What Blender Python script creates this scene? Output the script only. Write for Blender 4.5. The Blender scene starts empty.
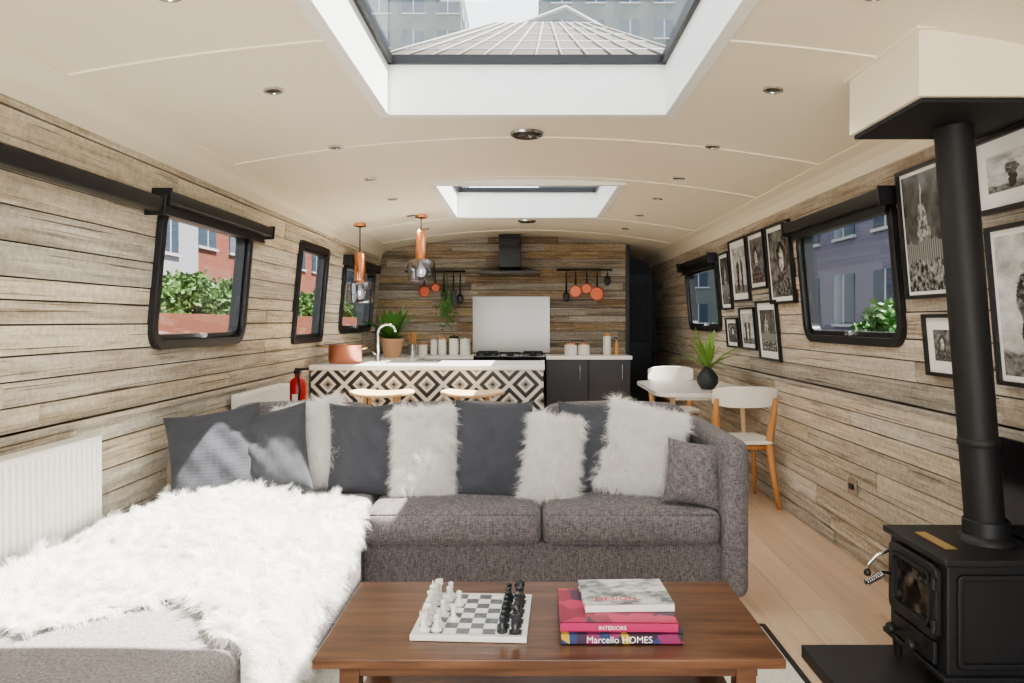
import bpy, bmesh, math, random
import numpy as np
from mathutils import Vector, Matrix
R=random.Random(7); NR=np.random.default_rng(3)
S=bpy.context.scene
pi=math.pi
# ------------------------------------------------------------------ helpers
def link(o,parent=None):
    S.collection.objects.link(o)
    if parent is not None:
        o.parent=parent
        o.matrix_parent_inverse=Matrix.Translation(-parent.location)
    return o
def grp(name,loc=(0,0,0)):
    e=bpy.data.objects.new(name,None); e.location=loc; e.empty_display_size=.1
    S.collection.objects.link(e); return e
def mesh_obj(name,verts,faces,mat,parent=None,smooth=False):
    me=bpy.data.meshes.new(name); me.from_pydata([tuple(v) for v in verts],[],faces)
    bm=bmesh.new(); bm.from_mesh(me); bmesh.ops.recalc_face_normals(bm,faces=bm.faces); bm.to_mesh(me); bm.free()
    if smooth: me.polygons.foreach_set('use_smooth',[True]*len(me.polygons))
    if mat: me.materials.append(mat)
    return link(bpy.data.objects.new(name,me),parent)
def bev(o,w,seg=2):
    m=o.modifiers.new('bevel','BEVEL'); m.width=w; m.segments=seg; m.limit_method='ANGLE'; m.angle_limit=.6
    o.data.polygons.foreach_set('use_smooth',[True]*len(o.data.polygons))
    n=o.modifiers.new('wn','WEIGHTED_NORMAL'); n.keep_sharp=True
    return o
BF=[(0,1,3,2),(4,6,7,5),(0,4,5,1),(2,3,7,6),(0,2,6,4),(1,5,7,3)]
def box(name,x0,x1,y0,y1,z0,z1,mat,parent=None,b=0,seg=2):
    v=[(x,y,z) for x in (x0,x1) for y in (y0,y1) for z in (z0,z1)]
    o=mesh_obj(name,v,BF,mat,parent)
    if b: bev(o,b,seg)
    return o
def cyl(name,p0,p1,r0,r1,mat,parent=None,n=24,cap=True):
    p0=Vector(p0);p1=Vector(p1);d=(p1-p0).normalized();a=d.orthogonal().normalized();b=d.cross(a)
    v=[];f=[]
    for p,r in((p0,r0),(p1,r1)):
        for i in range(n):
            t=2*pi*i/n; v.append(p+a*math.cos(t)*r+b*math.sin(t)*r)
    for i in range(n): f.append((i,(i+1)%n,n+(i+1)%n,n+i))
    if cap: f.append(tuple(range(n))[::-1]); f.append(tuple(range(n,2*n)))
    o=mesh_obj(name,v,f,mat,parent,True)
    if cap: 
        m=o.modifiers.new('e','EDGE_SPLIT'); m.split_angle=.7
    return o
def lathe(name,prof,c,mat,parent=None,n=28,sm=True,mtx=None):
    v=[];f=[];m=len(prof)
    for i in range(n):
        t=2*pi*i/n
        for r,z in prof:
            p=Vector((r*math.cos(t),r*math.sin(t),z))
            if mtx: p=mtx@p
            v.append(p+Vector(c))
    for i in range(n):
        for j in range(m-1):
            a=i*m+j;b=((i+1)%n)*m+j; f.append((a,b,b+1,a+1))
    o=mesh_obj(name,v,f,mat,parent,sm)
    if sm:
        q=o.modifiers.new('e','EDGE_SPLIT'); q.split_angle=.8
    return o
def tube(name,pts,r,mat,parent=None,taper=None,n=10):
    pts=[Vector(p) for p in pts]; v=[];f=[];up=None
    for i,p in enumerate(pts):
        d=(pts[min(i+1,len(pts)-1)]-pts[max(i-1,0)]).normalized()
        if up is None: up=d.orthogonal().normalized()
        a=(up-d*up.dot(d)).normalized(); up=a; b=d.cross(a)
        rr=r if taper is None else r*taper[i]
        for k in range(n):
            t=2*pi*k/n; v.append(p+a*math.cos(t)*rr+b*math.sin(t)*rr)
    for i in range(len(pts)-1):
        for k in range(n):
            f.append((i*n+k,i*n+(k+1)%n,(i+1)*n+(k+1)%n,(i+1)*n+k))
    f.append(tuple(range(n))[::-1]); L=(len(pts)-1)*n; f.append(tuple(range(L,L+n)))
    return mesh_obj(name,v,f,mat,parent,True)
def softbox(name,x0,x1,y0,y1,z0,z1,r,mat,parent=None,crown=0.,n=16,front=0.):
    bm=bmesh.new(); bmesh.ops.create_cube(bm,size=2)
    bmesh.ops.subdivide_edges(bm,edges=bm.edges,cuts=n,use_grid_fill=True)
    c=Vector(((x0+x1)/2,(y0+y1)/2,(z0+z1)/2));h=Vector(((x1-x0)/2,(y1-y0)/2,(z1-z0)/2)); r=min(r,h.x*.99,h.y*.99,h.z*.99)
    for v in bm.verts:
        u=[math.sin(max(-1,min(1,t))*pi/2) for t in v.co]
        p=Vector([u[i]*h[i] for i in range(3)])
        q=Vector([max(-(h[i]-r),min(h[i]-r,p[i])) for i in range(3)])
        d=p-q
        if d.length>1e-6: p=q+d.normalized()*r
        if p.z>0: p.z+=crown*(1-u[0]**2)*(1-u[1]**2)*min(1,p.z/h.z)
        if p.y<0: p.y-=front*(1-u[0]**4)*(1-u[2]**2)
        v.co=p+c
    me=bpy.data.meshes.new(name);bm.to_mesh(me);bm.free()
    me.polygons.foreach_set('use_smooth',[True]*len(me.polygons)); me.materials.append(mat)
    return link(bpy.data.objects.new(name,me),parent)
# ------------------------------------------------------------------ material DSL
class M:
    def __init__(s,name,rough=.6,col=(.5,.5,.5),metal=0,**kw):
        s.m=bpy.data.materials.new(name); s.m.use_nodes=True; s.t=s.m.node_tree; s.n=s.t.nodes
        s.b=s.n['Principled BSDF']; s.b.inputs['Base Color'].default_value=(*col,1)
        s.b.inputs['Roughness'].default_value=rough; s.b.inputs['Metallic'].default_value=metal
        for k,v in kw.items(): s.b.inputs[k.replace('_',' ')].default_value=v
    def node(s,t,**kw):
        n=s.n.new(t)
        for k,v in kw.items(): setattr(n,k,v)
        return n
    def set(s,i,v):
        if hasattr(v,'is_output'): s.t.links.new(v,i)
        elif isinstance(v,(tuple,list)) and len(v)==3 and i.type=='RGBA': i.default_value=(*v,1)
        else: i.default_value=v
    def math(s,op,a,b=0,c=None):
        n=s.node('ShaderNodeMath',operation=op); s.set(n.inputs[0],a); s.set(n.inputs[1],b)
        if c is not None: s.set(n.inputs[2],c)
        return n.outputs[0]
    def vm(s,op,a,b):
        n=s.node('ShaderNodeVectorMath',operation=op); s.set(n.inputs[0],a)
        s.set(n.inputs[1],b); return n.outputs[0]
    def co(s,w='Object'): return s.node('ShaderNodeTexCoord').outputs[w]
    def attr(s,name): return s.node('ShaderNodeAttribute',attribute_name=name).outputs['Fac']
    def noise(s,vec,scale=5,detail=4,rough=.5,dist=0):
        n=s.node('ShaderNodeTexNoise'); s.set(n.inputs['Vector'],vec)
        n.inputs['Scale'].default_value=scale;n.inputs['Detail'].default_value=detail;n.inputs['Roughness'].default_value=rough;n.inputs['Distortion'].default_value=dist
        return n.outputs['Fac']
    def ramp(s,f,stops,interp='LINEAR'):
        n=s.node('ShaderNodeValToRGB'); n.color_ramp.interpolation=interp; s.set(n.inputs[0],f); e=n.color_ramp.elements
        while len(e)<len(stops): e.new(.5)
        for x,(p,c) in zip(e,stops): x.position=p; x.color=(*c,1) if len(c)==3 else c
        return n.outputs[0]
    def mix(s,f,a,b,mode='MIX'):
        n=s.node('ShaderNodeMix',data_type='RGBA',blend_type=mode); s.set(n.inputs[0],f); s.set(n.inputs[6],a); s.set(n.inputs[7],b); return n.outputs[2]
    def col(s,v): s.set(s.b.inputs['Base Color'],v); return s
    def bump(s,h,st=.3,d=.01):
        n=s.node('ShaderNodeBump'); n.inputs['Strength'].default_value=st; n.inputs['Distance'].default_value=d
        s.t.links.new(h,n.inputs['Height']); s.t.links.new(n.outputs[0],s.b.inputs['Normal']); return s
    def sep(s,v):
        n=s.node('ShaderNodeSeparateXYZ'); s.set(n.inputs[0],v); return n.outputs
def simple(name,col,rough=.6,metal=0,**kw):
    m=M(name,rough,col,metal,**kw); c=m.co(); nz=m.noise(c,30,3)
    m.col(m.mix(m.math('MULTIPLY',nz,.25),tuple(col),tuple(x*.8 for x in col)))
    return m.m
def planks_mat(name,stops,vs,rough=.8,aged=1.0,grain=.75,stain=.55):
    m=M(name,rough); c=m.co(); r=m.attr('rnd'); r2=m.attr('rnd2')
    off=m.math('MULTIPLY',r,37.); cmb=m.node('ShaderNodeCombineXYZ'); 
    for i in range(3): m.set(cmb.inputs[i],off)
    v=m.vm('ADD',m.vm('MULTIPLY',c,vs),cmb.outputs[0])
    g=m.noise(v,1.0,9,.72,.5)
    v2=m.vm('ADD',c,cmb.outputs[0])
    bl=m.noise(m.vm('MULTIPLY',v2,tuple(max(1.0,x*.22) for x in vs)),1.8,5,.65,.6)
    base=m.ramp(r,stops)
    gr=m.ramp(g,[(.30,(.34,.31,.28)),(.42,(.80,.77,.73)),(.55,(1,1,1)),(.75,(1.25,1.24,1.2))])
    col=m.mix(grain if aged else .4,base,gr,'MULTIPLY')
    if aged:
        st=m.ramp(bl,[(.36,(.36,.30,.24)),(.47,(.78,.72,.65)),(.56,(1,1,1))])
        col=m.mix(m.math('MULTIPLY_ADD',r2,stain,.15),col,st,'MULTIPLY')
        wh=m.ramp(m.noise(m.vm('MULTIPLY',v2,tuple(x*.5 for x in vs)),1.7,7,.75),[(.50,(0,0,0)),(.62,(1,1,1))])
        col=m.mix(m.math('MULTIPLY',wh,.55*aged),col,tuple(min(.85,s*1.05) for s in stops[-1][1]))
        ck=m.noise(m.vm('MULTIPLY',v2,(vs[0]*1.2,vs[1]*.6,vs[2]*3)) if vs[1]<vs[0] else m.vm('MULTIPLY',v2,(vs[0]*.6,vs[1]*1.2,vs[2]*3)),1.0,4,.6)
        col=m.mix(1.0,col,m.ramp(ck,[(.33,(.25,.2,.17)),(.40,(1,1,1))]),'MULTIPLY')
        col=m.mix(.5,col,m.ramp(m.noise(v2,38,5,.7),[(.35,(.58,.55,.53)),(.6,(1.1,1.1,1.1))]),'MULTIPLY')
        m.bump(g,.7,.008)
    else: 
        m.bump(g,.12,.003)
    m.col(col); return m.m
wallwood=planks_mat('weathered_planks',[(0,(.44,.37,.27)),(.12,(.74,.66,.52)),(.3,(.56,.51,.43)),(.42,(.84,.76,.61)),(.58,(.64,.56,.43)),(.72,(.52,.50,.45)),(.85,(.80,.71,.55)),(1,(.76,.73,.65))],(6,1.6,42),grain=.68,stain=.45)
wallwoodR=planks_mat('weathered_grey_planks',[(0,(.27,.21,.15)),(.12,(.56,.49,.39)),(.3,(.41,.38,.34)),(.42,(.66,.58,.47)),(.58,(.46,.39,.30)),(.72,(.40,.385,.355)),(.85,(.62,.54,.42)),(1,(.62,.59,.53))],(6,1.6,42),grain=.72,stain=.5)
backwood=planks_mat('reclaimed_brown_planks',[(0,(.20,.13,.07)),(.2,(.42,.31,.19)),(.35,(.32,.29,.25)),(.5,(.48,.35,.20)),(.65,(.18,.15,.12)),(.8,(.42,.37,.30)),(1,(.46,.43,.37))],(1.6,6,42),grain=.85,stain=.7)
floorwood=planks_mat('oak_floor',[(0,(.54,.39,.27)),(.5,(.66,.49,.35)),(1,(.60,.46,.34))],(26,1.0,6),.42,0)
cream=simple('cream_paint',(.88,.815,.655),.5)
whitepaint=simple('white_paint',(.90,.90,.87),.4)
black=simple('black_frame',(.014,.014,.016),.4)
iron=simple('cast_iron',(.014,.014,.016),.5); 
iron2=simple('flue_black',(.010,.010,.011),.6)
darkpaint=simple('dark_navy_paint',(.022,.025,.035),.5)
greycab=simple('charcoal_cabinet',(.045,.047,.055),.4)
quartz=simple('white_quartz',(.85,.84,.82),.2)
copper=simple('copper',(.80,.36,.20),.25,1)
copperd=simple('aged_copper',(.34,.10,.06),.35,1)
potpink=simple('copper_pot',(.62,.27,.18),.38,1)
steel=simple('steel',(.6,.6,.6),.25,1)
brass=simple('brass',(.75,.55,.25),.35,1)
cerwhite=simple('white_ceramic',(.82,.80,.74),.3)
terra=simple('terracotta',(.55,.33,.2),.7)
oak=simple('amber_oak',(.56,.27,.10),.4)
blond=simple('blond_wood',(.78,.58,.36),.45)
red=simple('extinguisher_red',(.5,.02,.015),.3)
leaf=simple('leaf_green',(.07,.18,.03),.5)
leaf2=simple('leaf_bright',(.17,.30,.06),.6)
blackgloss=simple('black_gloss',(.01,.01,.012),.12)
def glassmat(name,fac=.07,tint=(1,1,1)):
    m=bpy.data.materials.new(name);m.use_nodes=True;t=m.node_tree;t.nodes.clear()
    o=t.nodes.new('ShaderNodeOutputMaterial');a=t.nodes.new('ShaderNodeBsdfTransparent');a.inputs[0].default_value=(*tint,1)
    g=t.nodes.new('ShaderNodeBsdfGlossy');g.inputs['Roughness'].default_value=.02
    l=t.nodes.new('ShaderNodeLayerWeight');l.inputs[0].default_value=.25
    mm=t.nodes.new('ShaderNodeMath');mm.operation='MULTIPLY_ADD';mm.inputs[1].default_value=.35;mm.inputs[2].default_value=fac
    x=t.nodes.new('ShaderNodeMixShader')
    t.links.new(l.outputs['Facing'],mm.inputs[0]);t.links.new(mm.outputs[0],x.inputs[0]);t.links.new(a.outputs[0],x.inputs[1]);t.links.new(g.outputs[0],x.inputs[2]);t.links.new(x.outputs[0],o.inputs[0])
    return m
glass=glassmat('window_glass',.02,(.95,.96,.96)); jarglass=glassmat('lamp_glass',.14,(.78,.78,.82))
def fabric(name,c1,c2,sc=260,vs=(1,1,3),rib=0,bumps=.4):
    m=M(name,.95); c=m.co(); n=m.noise(m.vm('MULTIPLY',c,vs),sc,2,.7); n2=m.noise(m.vm('MULTIPLY',c,(vs[2],vs[1],vs[0])),sc*.8,2,.7)
    n3=m.noise(c,9,4,.6); f=m.math('ADD',m.math('MULTIPLY',n,.5),m.math('MULTIPLY',n2,.5))
    col=m.ramp(f,[(.36,c1),(.64,c2)]); col=m.mix(.35,col,m.ramp(n3,[(.3,(.7,.7,.7)),(.7,(1.1,1.1,1.1))]),'MULTIPLY')
    h=f
    if rib:
        x=m.sep(c); w=m.math('SINE',m.math('MULTIPLY',x[2],rib)); h=m.math('ADD',f,m.math('MULTIPLY',w,.12))
        col=m.mix(m.math('MULTIPLY_ADD',w,.06,.06),col,(c1[0]*.6,c1[1]*.6,c1[2]*.6))
    m.col(col); m.bump(m.math('ADD',h,m.math('MULTIPLY',n3,1.5)),bumps,.004); m.b.inputs['Sheen Weight'].default_value=.1; return m.m
tweed=fabric('grey_tweed',(.060,.053,.057),(.245,.222,.232),130,(.4,.4,2.4),bumps=.5)
tweedl=fabric('grey_wool_light',(.14,.135,.14),(.38,.36,.37),130)
slate=fabric('slate_linen',(.036,.039,.048),(.088,.094,.113),260,rib=420,bumps=.5)
slate2=fabric('slate_cotton',(.036,.039,.046),(.090,.095,.112),240,(2,1,1),bumps=.5)
def furmat():
    m=bpy.data.materials.new('white_fleece');m.use_nodes=True;t=m.node_tree;t.nodes.clear(); N=t.nodes.new
    o=N('ShaderNodeOutputMaterial');d=N('ShaderNodeBsdfDiffuse');tr=N('ShaderNodeBsdfTranslucent');x=N('ShaderNodeMixShader');x.inputs[0].default_value=.45
    tc=N('ShaderNodeTexCoord');n=N('ShaderNodeTexNoise');n.inputs['Scale'].default_value=20;r=N('ShaderNodeValToRGB');e=r.color_ramp.elements
    e[0].position=.3;e[0].color=(.93,.91,.87,1);e[1].position=.62;e[1].color=(.985,.98,.97,1)
    t.links.new(tc.outputs['Object'],n.inputs['Vector']);t.links.new(n.outputs['Fac'],r.inputs[0])
    for s in(d,tr): t.links.new(r.outputs[0],s.inputs[0])
    t.links.new(d.outputs[0],x.inputs[1]);t.links.new(tr.outputs[0],x.inputs[2]);t.links.new(x.outputs[0],o.inputs[0]); return m
fur=furmat()
m=M('walnut',.28); c=m.co(); g=m.noise(m.vm('MULTIPLY',c,(1.6,22,22)),1.6,8,.6,.6); g2=m.noise(m.vm('MULTIPLY',c,(.8,5,5)),1.5,3,.5)
col=m.ramp(g,[(.3,(.060,.025,.012)),(.5,(.125,.056,.028)),(.72,(.20,.10,.052))]); col=m.mix(.5,col,m.ramp(g2,[(.35,(.65,.6,.6)),(.65,(1.15,1.1,1.05))]),'MULTIPLY'); m.col(col); m.bump(g,.08,.002); walnut=m.m
# ------------------------------------------------------------------ geometry of walls
def Pu(side): 
    def P(y,z,off): return (side*(1.84-(z-.88)*(.10/1.12)-off),y,z)
    return P
def Pl(side):
    def P(y,z,off): return (side*(1.80-off),y,z)
    return P
def subtract(rects,h):
    out=[]
    for (a0,a1,b0,b1) in rects:
        if h[1]<=a0 or h[0]>=a1 or h[3]<=b0 or h[2]>=b1: out.append((a0,a1,b0,b1)); continue
        if h[0]>a0: out.append((a0,h[0],b0,b1))
        if h[1]<a1: out.append((h[1],a1,b0,b1))
        m0=max(a0,h[0]);m1=min(a1,h[1])
        if h[2]>b0: out.append((m0,m1,b0,h[2]))
        if h[3]<b1: out.append((m0,m1,h[3],b1))
    return out
def planks(name,sets,mat,parent=None,hmin=.075,hmax=.13,lmin=1.6,lmax=3.9,thick=.010,jit=.010,gap=.003):
    V=[];F=[];A=[];B=[]
    for P,a0,a1,b0,b1,holes in sets:
        b=b0
        while b<b1-1e-4:
            h=R.uniform(hmin,hmax); e=b+h
            if b1-e<.05: e=b1
            a=a0-R.uniform(0,lmax*.8)
            while a<a1:
                L=R.uniform(lmin,lmax); s0=max(a,a0);s1=min(a+L,a1); a+=L
                if s1<=s0: continue
                r=R.random();r2=R.random();th=thick+R.uniform(0,jit)
                rs=[(s0+.001,s1-.001,b+gap,e-gap)]
                for hh in holes: rs=subtract(rs,hh)
                for q in rs:
                    if q[1]-q[0]<.004 or q[3]-q[2]<.004: continue
                    k=len(V); V+= [P(x,y,o) for x in (q[0],q[1]) for y in (q[2],q[3]) for o in (0,th)]
                    F+=[tuple(k+i for i in f) for f in BF]; A+=[r]*6; B+=[r2]*6
            b=e
    o=mesh_obj(name,V,F,mat,parent)
    for nm,d in(('rnd',A),('rnd2',B)):
        at=o.data.attributes.new(nm,'FLOAT','FACE'); at.data.foreach_set('value',d)
    return o
def backing(name,sets,mat,parent,t=.05):
    V=[];F=[]
    for P,a0,a1,b0,b1,holes in sets:
        rs=[(a0,a1,b0,b1)]
        for hh in holes: rs=subtract(rs,hh)
        for q in rs:
            k=len(V); V+=[P(x,y,o) for x in (q[0],q[1]) for y in (q[2],q[3]) for o in (-t,0)]
            F+=[tuple(k+i for i in f) for f in BF]
    return mesh_obj(name,V,F,mat,parent)
YB=-1.6; YE=10.3; YK=8.75
winL=[(3.49,4.64,1.16,1.88),(5.62,6.42,1.12,1.92),(7.0,8.4,1.18,1.88)]
winR=[(3.48,4.72,1.17,1.90),(6.75,8.05,1.2,1.86)]
def hole(w): return (w[0]+.03,w[1]-.03,w[2]+.03,w[3]-.03)
hl=[hole(w) for w in winL]; hr=[hole(w) for w in winR]
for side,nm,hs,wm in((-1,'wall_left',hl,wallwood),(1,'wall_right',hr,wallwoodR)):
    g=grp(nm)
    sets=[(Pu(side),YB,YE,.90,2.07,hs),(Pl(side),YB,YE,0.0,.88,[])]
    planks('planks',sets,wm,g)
    backing('backing',[(Pu(side),YB,YE,.86,2.10,hs),(Pl(side),YB,YE,-.02,.9,[])],darkpaint,g)
    v=[(side*1.778,YB,.878),(side*1.84,YB,.878),(side*1.84,YB,.900),(side*1.778,YB,.900)]
    v2=[(a,YE,c) for a,b,c in v]
    o=mesh_obj('gunwale_ledge',v+v2,[(0,1,2,3),(7,6,5,4),(0,4,5,1),(1,5,6,2),(2,6,7,3),(3,7,4,0)],wm,g)
    at=o.data.attributes.new('rnd','FLOAT','FACE'); at.data.foreach_set('value',[.3]*6)
PB=lambda x,z,off:(x,YK-off,z)
g=grp('wall_back')
planks('planks',[(PB,-1.80,1.18,0,2.31,[])],backwood,g,.07,.12,.4,1.5)
box('backing',-1.8,1.18,YK,YK+.08,0,2.31,darkpaint,g)
box('end_post',1.165,1.20,YK-.03,YK+.09,0,2.2,darkpaint,g)
g=grp('wall_corridor'); box('partition',1.18,1.23,YK+.09,YE,0,2.3,darkpaint,g)
box('end_panel',1.2,1.85,YE,YE+.05,0,2.3,darkpaint,g)
g=grp('door_1'); box('leaf',1.27,1.74,YE-.06,YE-.02,.0,1.95,simple('door_navy',(.02,.03,.05),.4),g,.004); box('panel_raised',1.34,1.67,YE-.075,YE-.06,1.0,1.8,darkpaint,g,.004); lathe('knob',[(0,0),(.02,0),(.025,.02),(.015,.04),(0,.045)],(1.32,YE-.075,1.0),steel,g,mtx=Matrix.Rotation(pi/2,4,'X'))
planks('floor',[((lambda y,x,off:(x,y,-.02+off)),YB,YE,-1.80,1.80,[])],floorwood,None,.16,.19,1.4,2.4,.02,.0,.0008)
box('floor_base',-1.82,1.82,YB,YE,-.08,-.021,darkpaint)
# ceiling
def zc(x): return 2.15+.15*(1-(x/1.6)**2)
sky=[(-.65,.65,1.75,3.44),(-.65,.65,5.25,6.85)]
xs=sorted(set([round(-1.6+.1*i,4) for i in range(33)]+[-.65,.65])); ys=[YB,1.75,3.44,5.25,6.85,YE]
V=[(x,y,zc(x)) for y in ys for x in xs];F=[];n=len(xs)
for j in range(len(ys)-1):
    for i in range(n-1):
        cx=(xs[i]+xs[i+1])/2;cy=(ys[j]+ys[j+1])/2
        if any(a<cx<b and c_<cy<d for a,b,c_,d in sky): continue
        F.append((j*n+i,j*n+i+1,(j+1)*n+i+1,(j+1)*n+i))
mesh_obj('ceiling',V,F,cream,None,True)
mesh_obj('roof_outer',[(x,y,z+.03) for (x,y,z) in V],F,whitepaint,None,True)
for side,k in((-1,1),(1,2)):
    pr=[(1.60,2.15),(1.655,2.13),(1.70,2.10),(1.715,2.045),(1.75,2.035),(1.82,2.05),(1.66,2.20)]
    v=[(side*a,y,z) for y in(YB,YE) for a,z in pr]; q=len(pr)
    f=[(i,(i+1)%q,q+(i+1)%q,q+i) for i in range(q)]
    mesh_obj('trim_%d'%k,v,f,cream)
    mesh_obj('trim_%d'%(k+2),[(side*(1.585+a),y,2.147+z) for y in(YB,YE) for a,z in((0,0),(.025,-.008),(.03,.01),(0,.02))],[(0,1,5,4),(1,2,6,5),(2,3,7,6),(3,0,4,7)],cream)
k=5
for y in(1.1,2.56,4.02,5.1,6.99,8.1):
    for seg in ((-1.6,1.6),) if not any(a[2]-.01<y<a[3]+.01 for a in sky) else ((-1.6,-.68),(.68,1.6)):
        X=np.linspace(seg[0],seg[1],30); v=[];f=[]
        for x in X:
            for a,z in((-.010,.0),(-.008,-.006),(.008,-.006),(.010,0)): v.append((x,y+a,zc(x)+z))
        for i in range(29):
            for j in range(4): f.append((4*i+j,4*i+(j+1)%4,4*i+4+(j+1)%4,4*i+4+j))
        mesh_obj('trim_%d'%k,v,f,cream); k+=1
# skylights
for (a,b,c_,d) in sky:
    g=grp('skylight',((a+b)/2,(c_+d)/2,2.3)); t=.045
    zt=2.52; zb=2.258; e=.006
    box('curb_left',a-t,a+e,c_-t,d+t,zb,zt,whitepaint,g);box('curb_right',b-e,b+t,c_-t,d+t,zb,zt,whitepaint,g)
    box('curb_back',a+e,b-e,d-e,d+t,zb,zt,whitepaint,g);box('curb_front',a+e,b-e,c_-t,c_+e,zb,zt,whitepaint,g)
    f=.022; a+=e;b-=e;c_+=e;d-=e
    box('frame_a',a,a+f,c_,d,zt-.03,zt+.01,black,g);box('frame_b',b-f,b,c_,d,zt-.03,zt+.01,black,g)
    box('frame_c',a,b,d-f,d,zt-.03,zt+.01,black,g);box('frame_d',a,b,c_,c_+f,zt-.03,zt+.01,black,g)
    mesh_obj('glass',[(a,c_,zt),(b,c_,zt),(b,d,zt),(a,d,zt)],[(0,1,2,3)],glass,g)
g=grp('wall_front'); box('left_part',-1.85,-1.3,YB-.05,YB,0,2.3,whitepaint,g); box('right_part',1.3,1.85,YB-.05,YB,0,2.3,whitepaint,g); box('lintel',-1.3,1.3,YB-.05,YB,2.1,2.32,whitepaint,g)
g=grp('door_2_added');  # unseen glazed doors, added to let sky light in from behind
for x in(-1.28,-.02,1.24): box('stile',x,x+.05,YB-.05,YB-.01,0,2.1,black,g)
box('rail_top',-1.3,1.3,YB-.05,YB-.01,2.05,2.1,black,g);box('rail_bottom',-1.3,1.3,YB-.05,YB-.01,0,.08,black,g)
mesh_obj('glass',[(-1.3,YB-.03,0),(1.3,YB-.03,0),(1.3,YB-.03,2.1),(-1.3,YB-.03,2.1)],[(0,1,2,3)],glass,g)
# ------------------------------------------------------------------ windows
def rrect(a0,a1,b0,b1,r,k=6):
    if r<=0: return [(a0,b0)]*1+[(a1,b0),(a1,b1),(a0,b1)]
    o=[]
    for cx,cy,s in((a0+r,b0+r,pi),(a1-r,b0+r,1.5*pi),(a1-r,b1-r,0),(a0+r,b1-r,.5*pi)):
        for i in range(k+1):
            t=s+.5*pi*i/k; o.append((cx+r*math.cos(t),cy+r*math.sin(t)))
    return o
def ring(name,P,rc,w,r,o0,o1,mat,parent,ri=None):
    ri=max(r-w,.004) if ri is None else ri
    A=rrect(*rc,r) ; B=rrect(rc[0]+w,rc[1]-w,rc[2]+w,rc[3]-w,ri if r>0 else 0)
    n=len(A); V=[P(*p,o0) for p in A]+[P(*p,o1) for p in A]+[P(*p,o1) for p in B]+[P(*p,o0) for p in B]
    F=[]
    for i in range(n):
        j=(i+1)%n
        for q in range(4):
            F.append((q*n+i,q*n+j,((q+1)%4)*n+j,((q+1)%4)*n+i))
    return mesh_obj(name,V,F,mat,parent)
def wbox(name,P,a0,a1,b0,b1,o0,o1,mat,parent,b=0):
    o=mesh_obj(name,[P(x,y,z) for x in(a0,a1) for y in(b0,b1) for z in(o0,o1)],BF,mat,parent)
    if b: bev(o,b)
    return o
wi=1
for side,ws in((-1,winL),(1,winR)):
    P=Pu(side)
    for w in ws:
        g=grp('window_%d'%wi,(side*1.78,(w[0]+w[1])/2,1.5)); wi+=1
        sq=w[1]-w[0]<1
        bev(ring('outer_frame',P,w,.045,.045 if sq else .11,-.05,.045,black,g,.03 if sq else .075),.004)
        bev(ring('sash',P,(w[0]+.045,w[1]-.045,w[2]+.045,w[3]-.045),.028,.03 if sq else .075,-.03,.02,black,g,.02 if sq else .05),.003)
        wbox('glass',P,w[0]+.05,w[1]-.05,w[2]+.05,w[3]-.05,-.012,-.008,glass,g)
        if not sq:
            wbox('latch',P,(w[0]+w[1])/2-.03,(w[0]+w[1])/2+.03,w[2]+.05,w[2]+.075,.02,.04,steel,g)
def blind(P,y0,y1,z,h,side,drop=True):
    g=grp('roller_blind',(side*1.74,(y0+y1)/2,z))
    wbox('cassette',P,y0,y1,z-h/2,z+h/2,.048,.105,black,g,.008)
    wbox('bracket_a',P,y0-.012,y0,z-h/2-.015,z+h/2+.01,.018,.112,black,g,.003);wbox('bracket_b',P,y1,y1+.012,z-h/2-.015,z+h/2+.01,.018,.112,black,g,.003)
    if drop: 
        wbox('fabric',P,y0+.03,y1-.03,z-h/2-.03,z-h/2,.06,.063,black,g); wbox('bottom_bar',P,y0+.03,y1-.03,z-h/2-.045,z-h/2-.03,.055,.07,black,g)
blind(Pu(-1),1.2,3.36,1.83,.065,-1,False); blind(Pu(-1),3.42,4.80,1.875,.06,-1); blind(Pu(1),3.46,4.76,1.89,.065,1); blind(Pu(1),6.75,8.1,1.88,.07,1); blind(Pu(-1),6.98,8.3,1.88,.07,-1)
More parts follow.
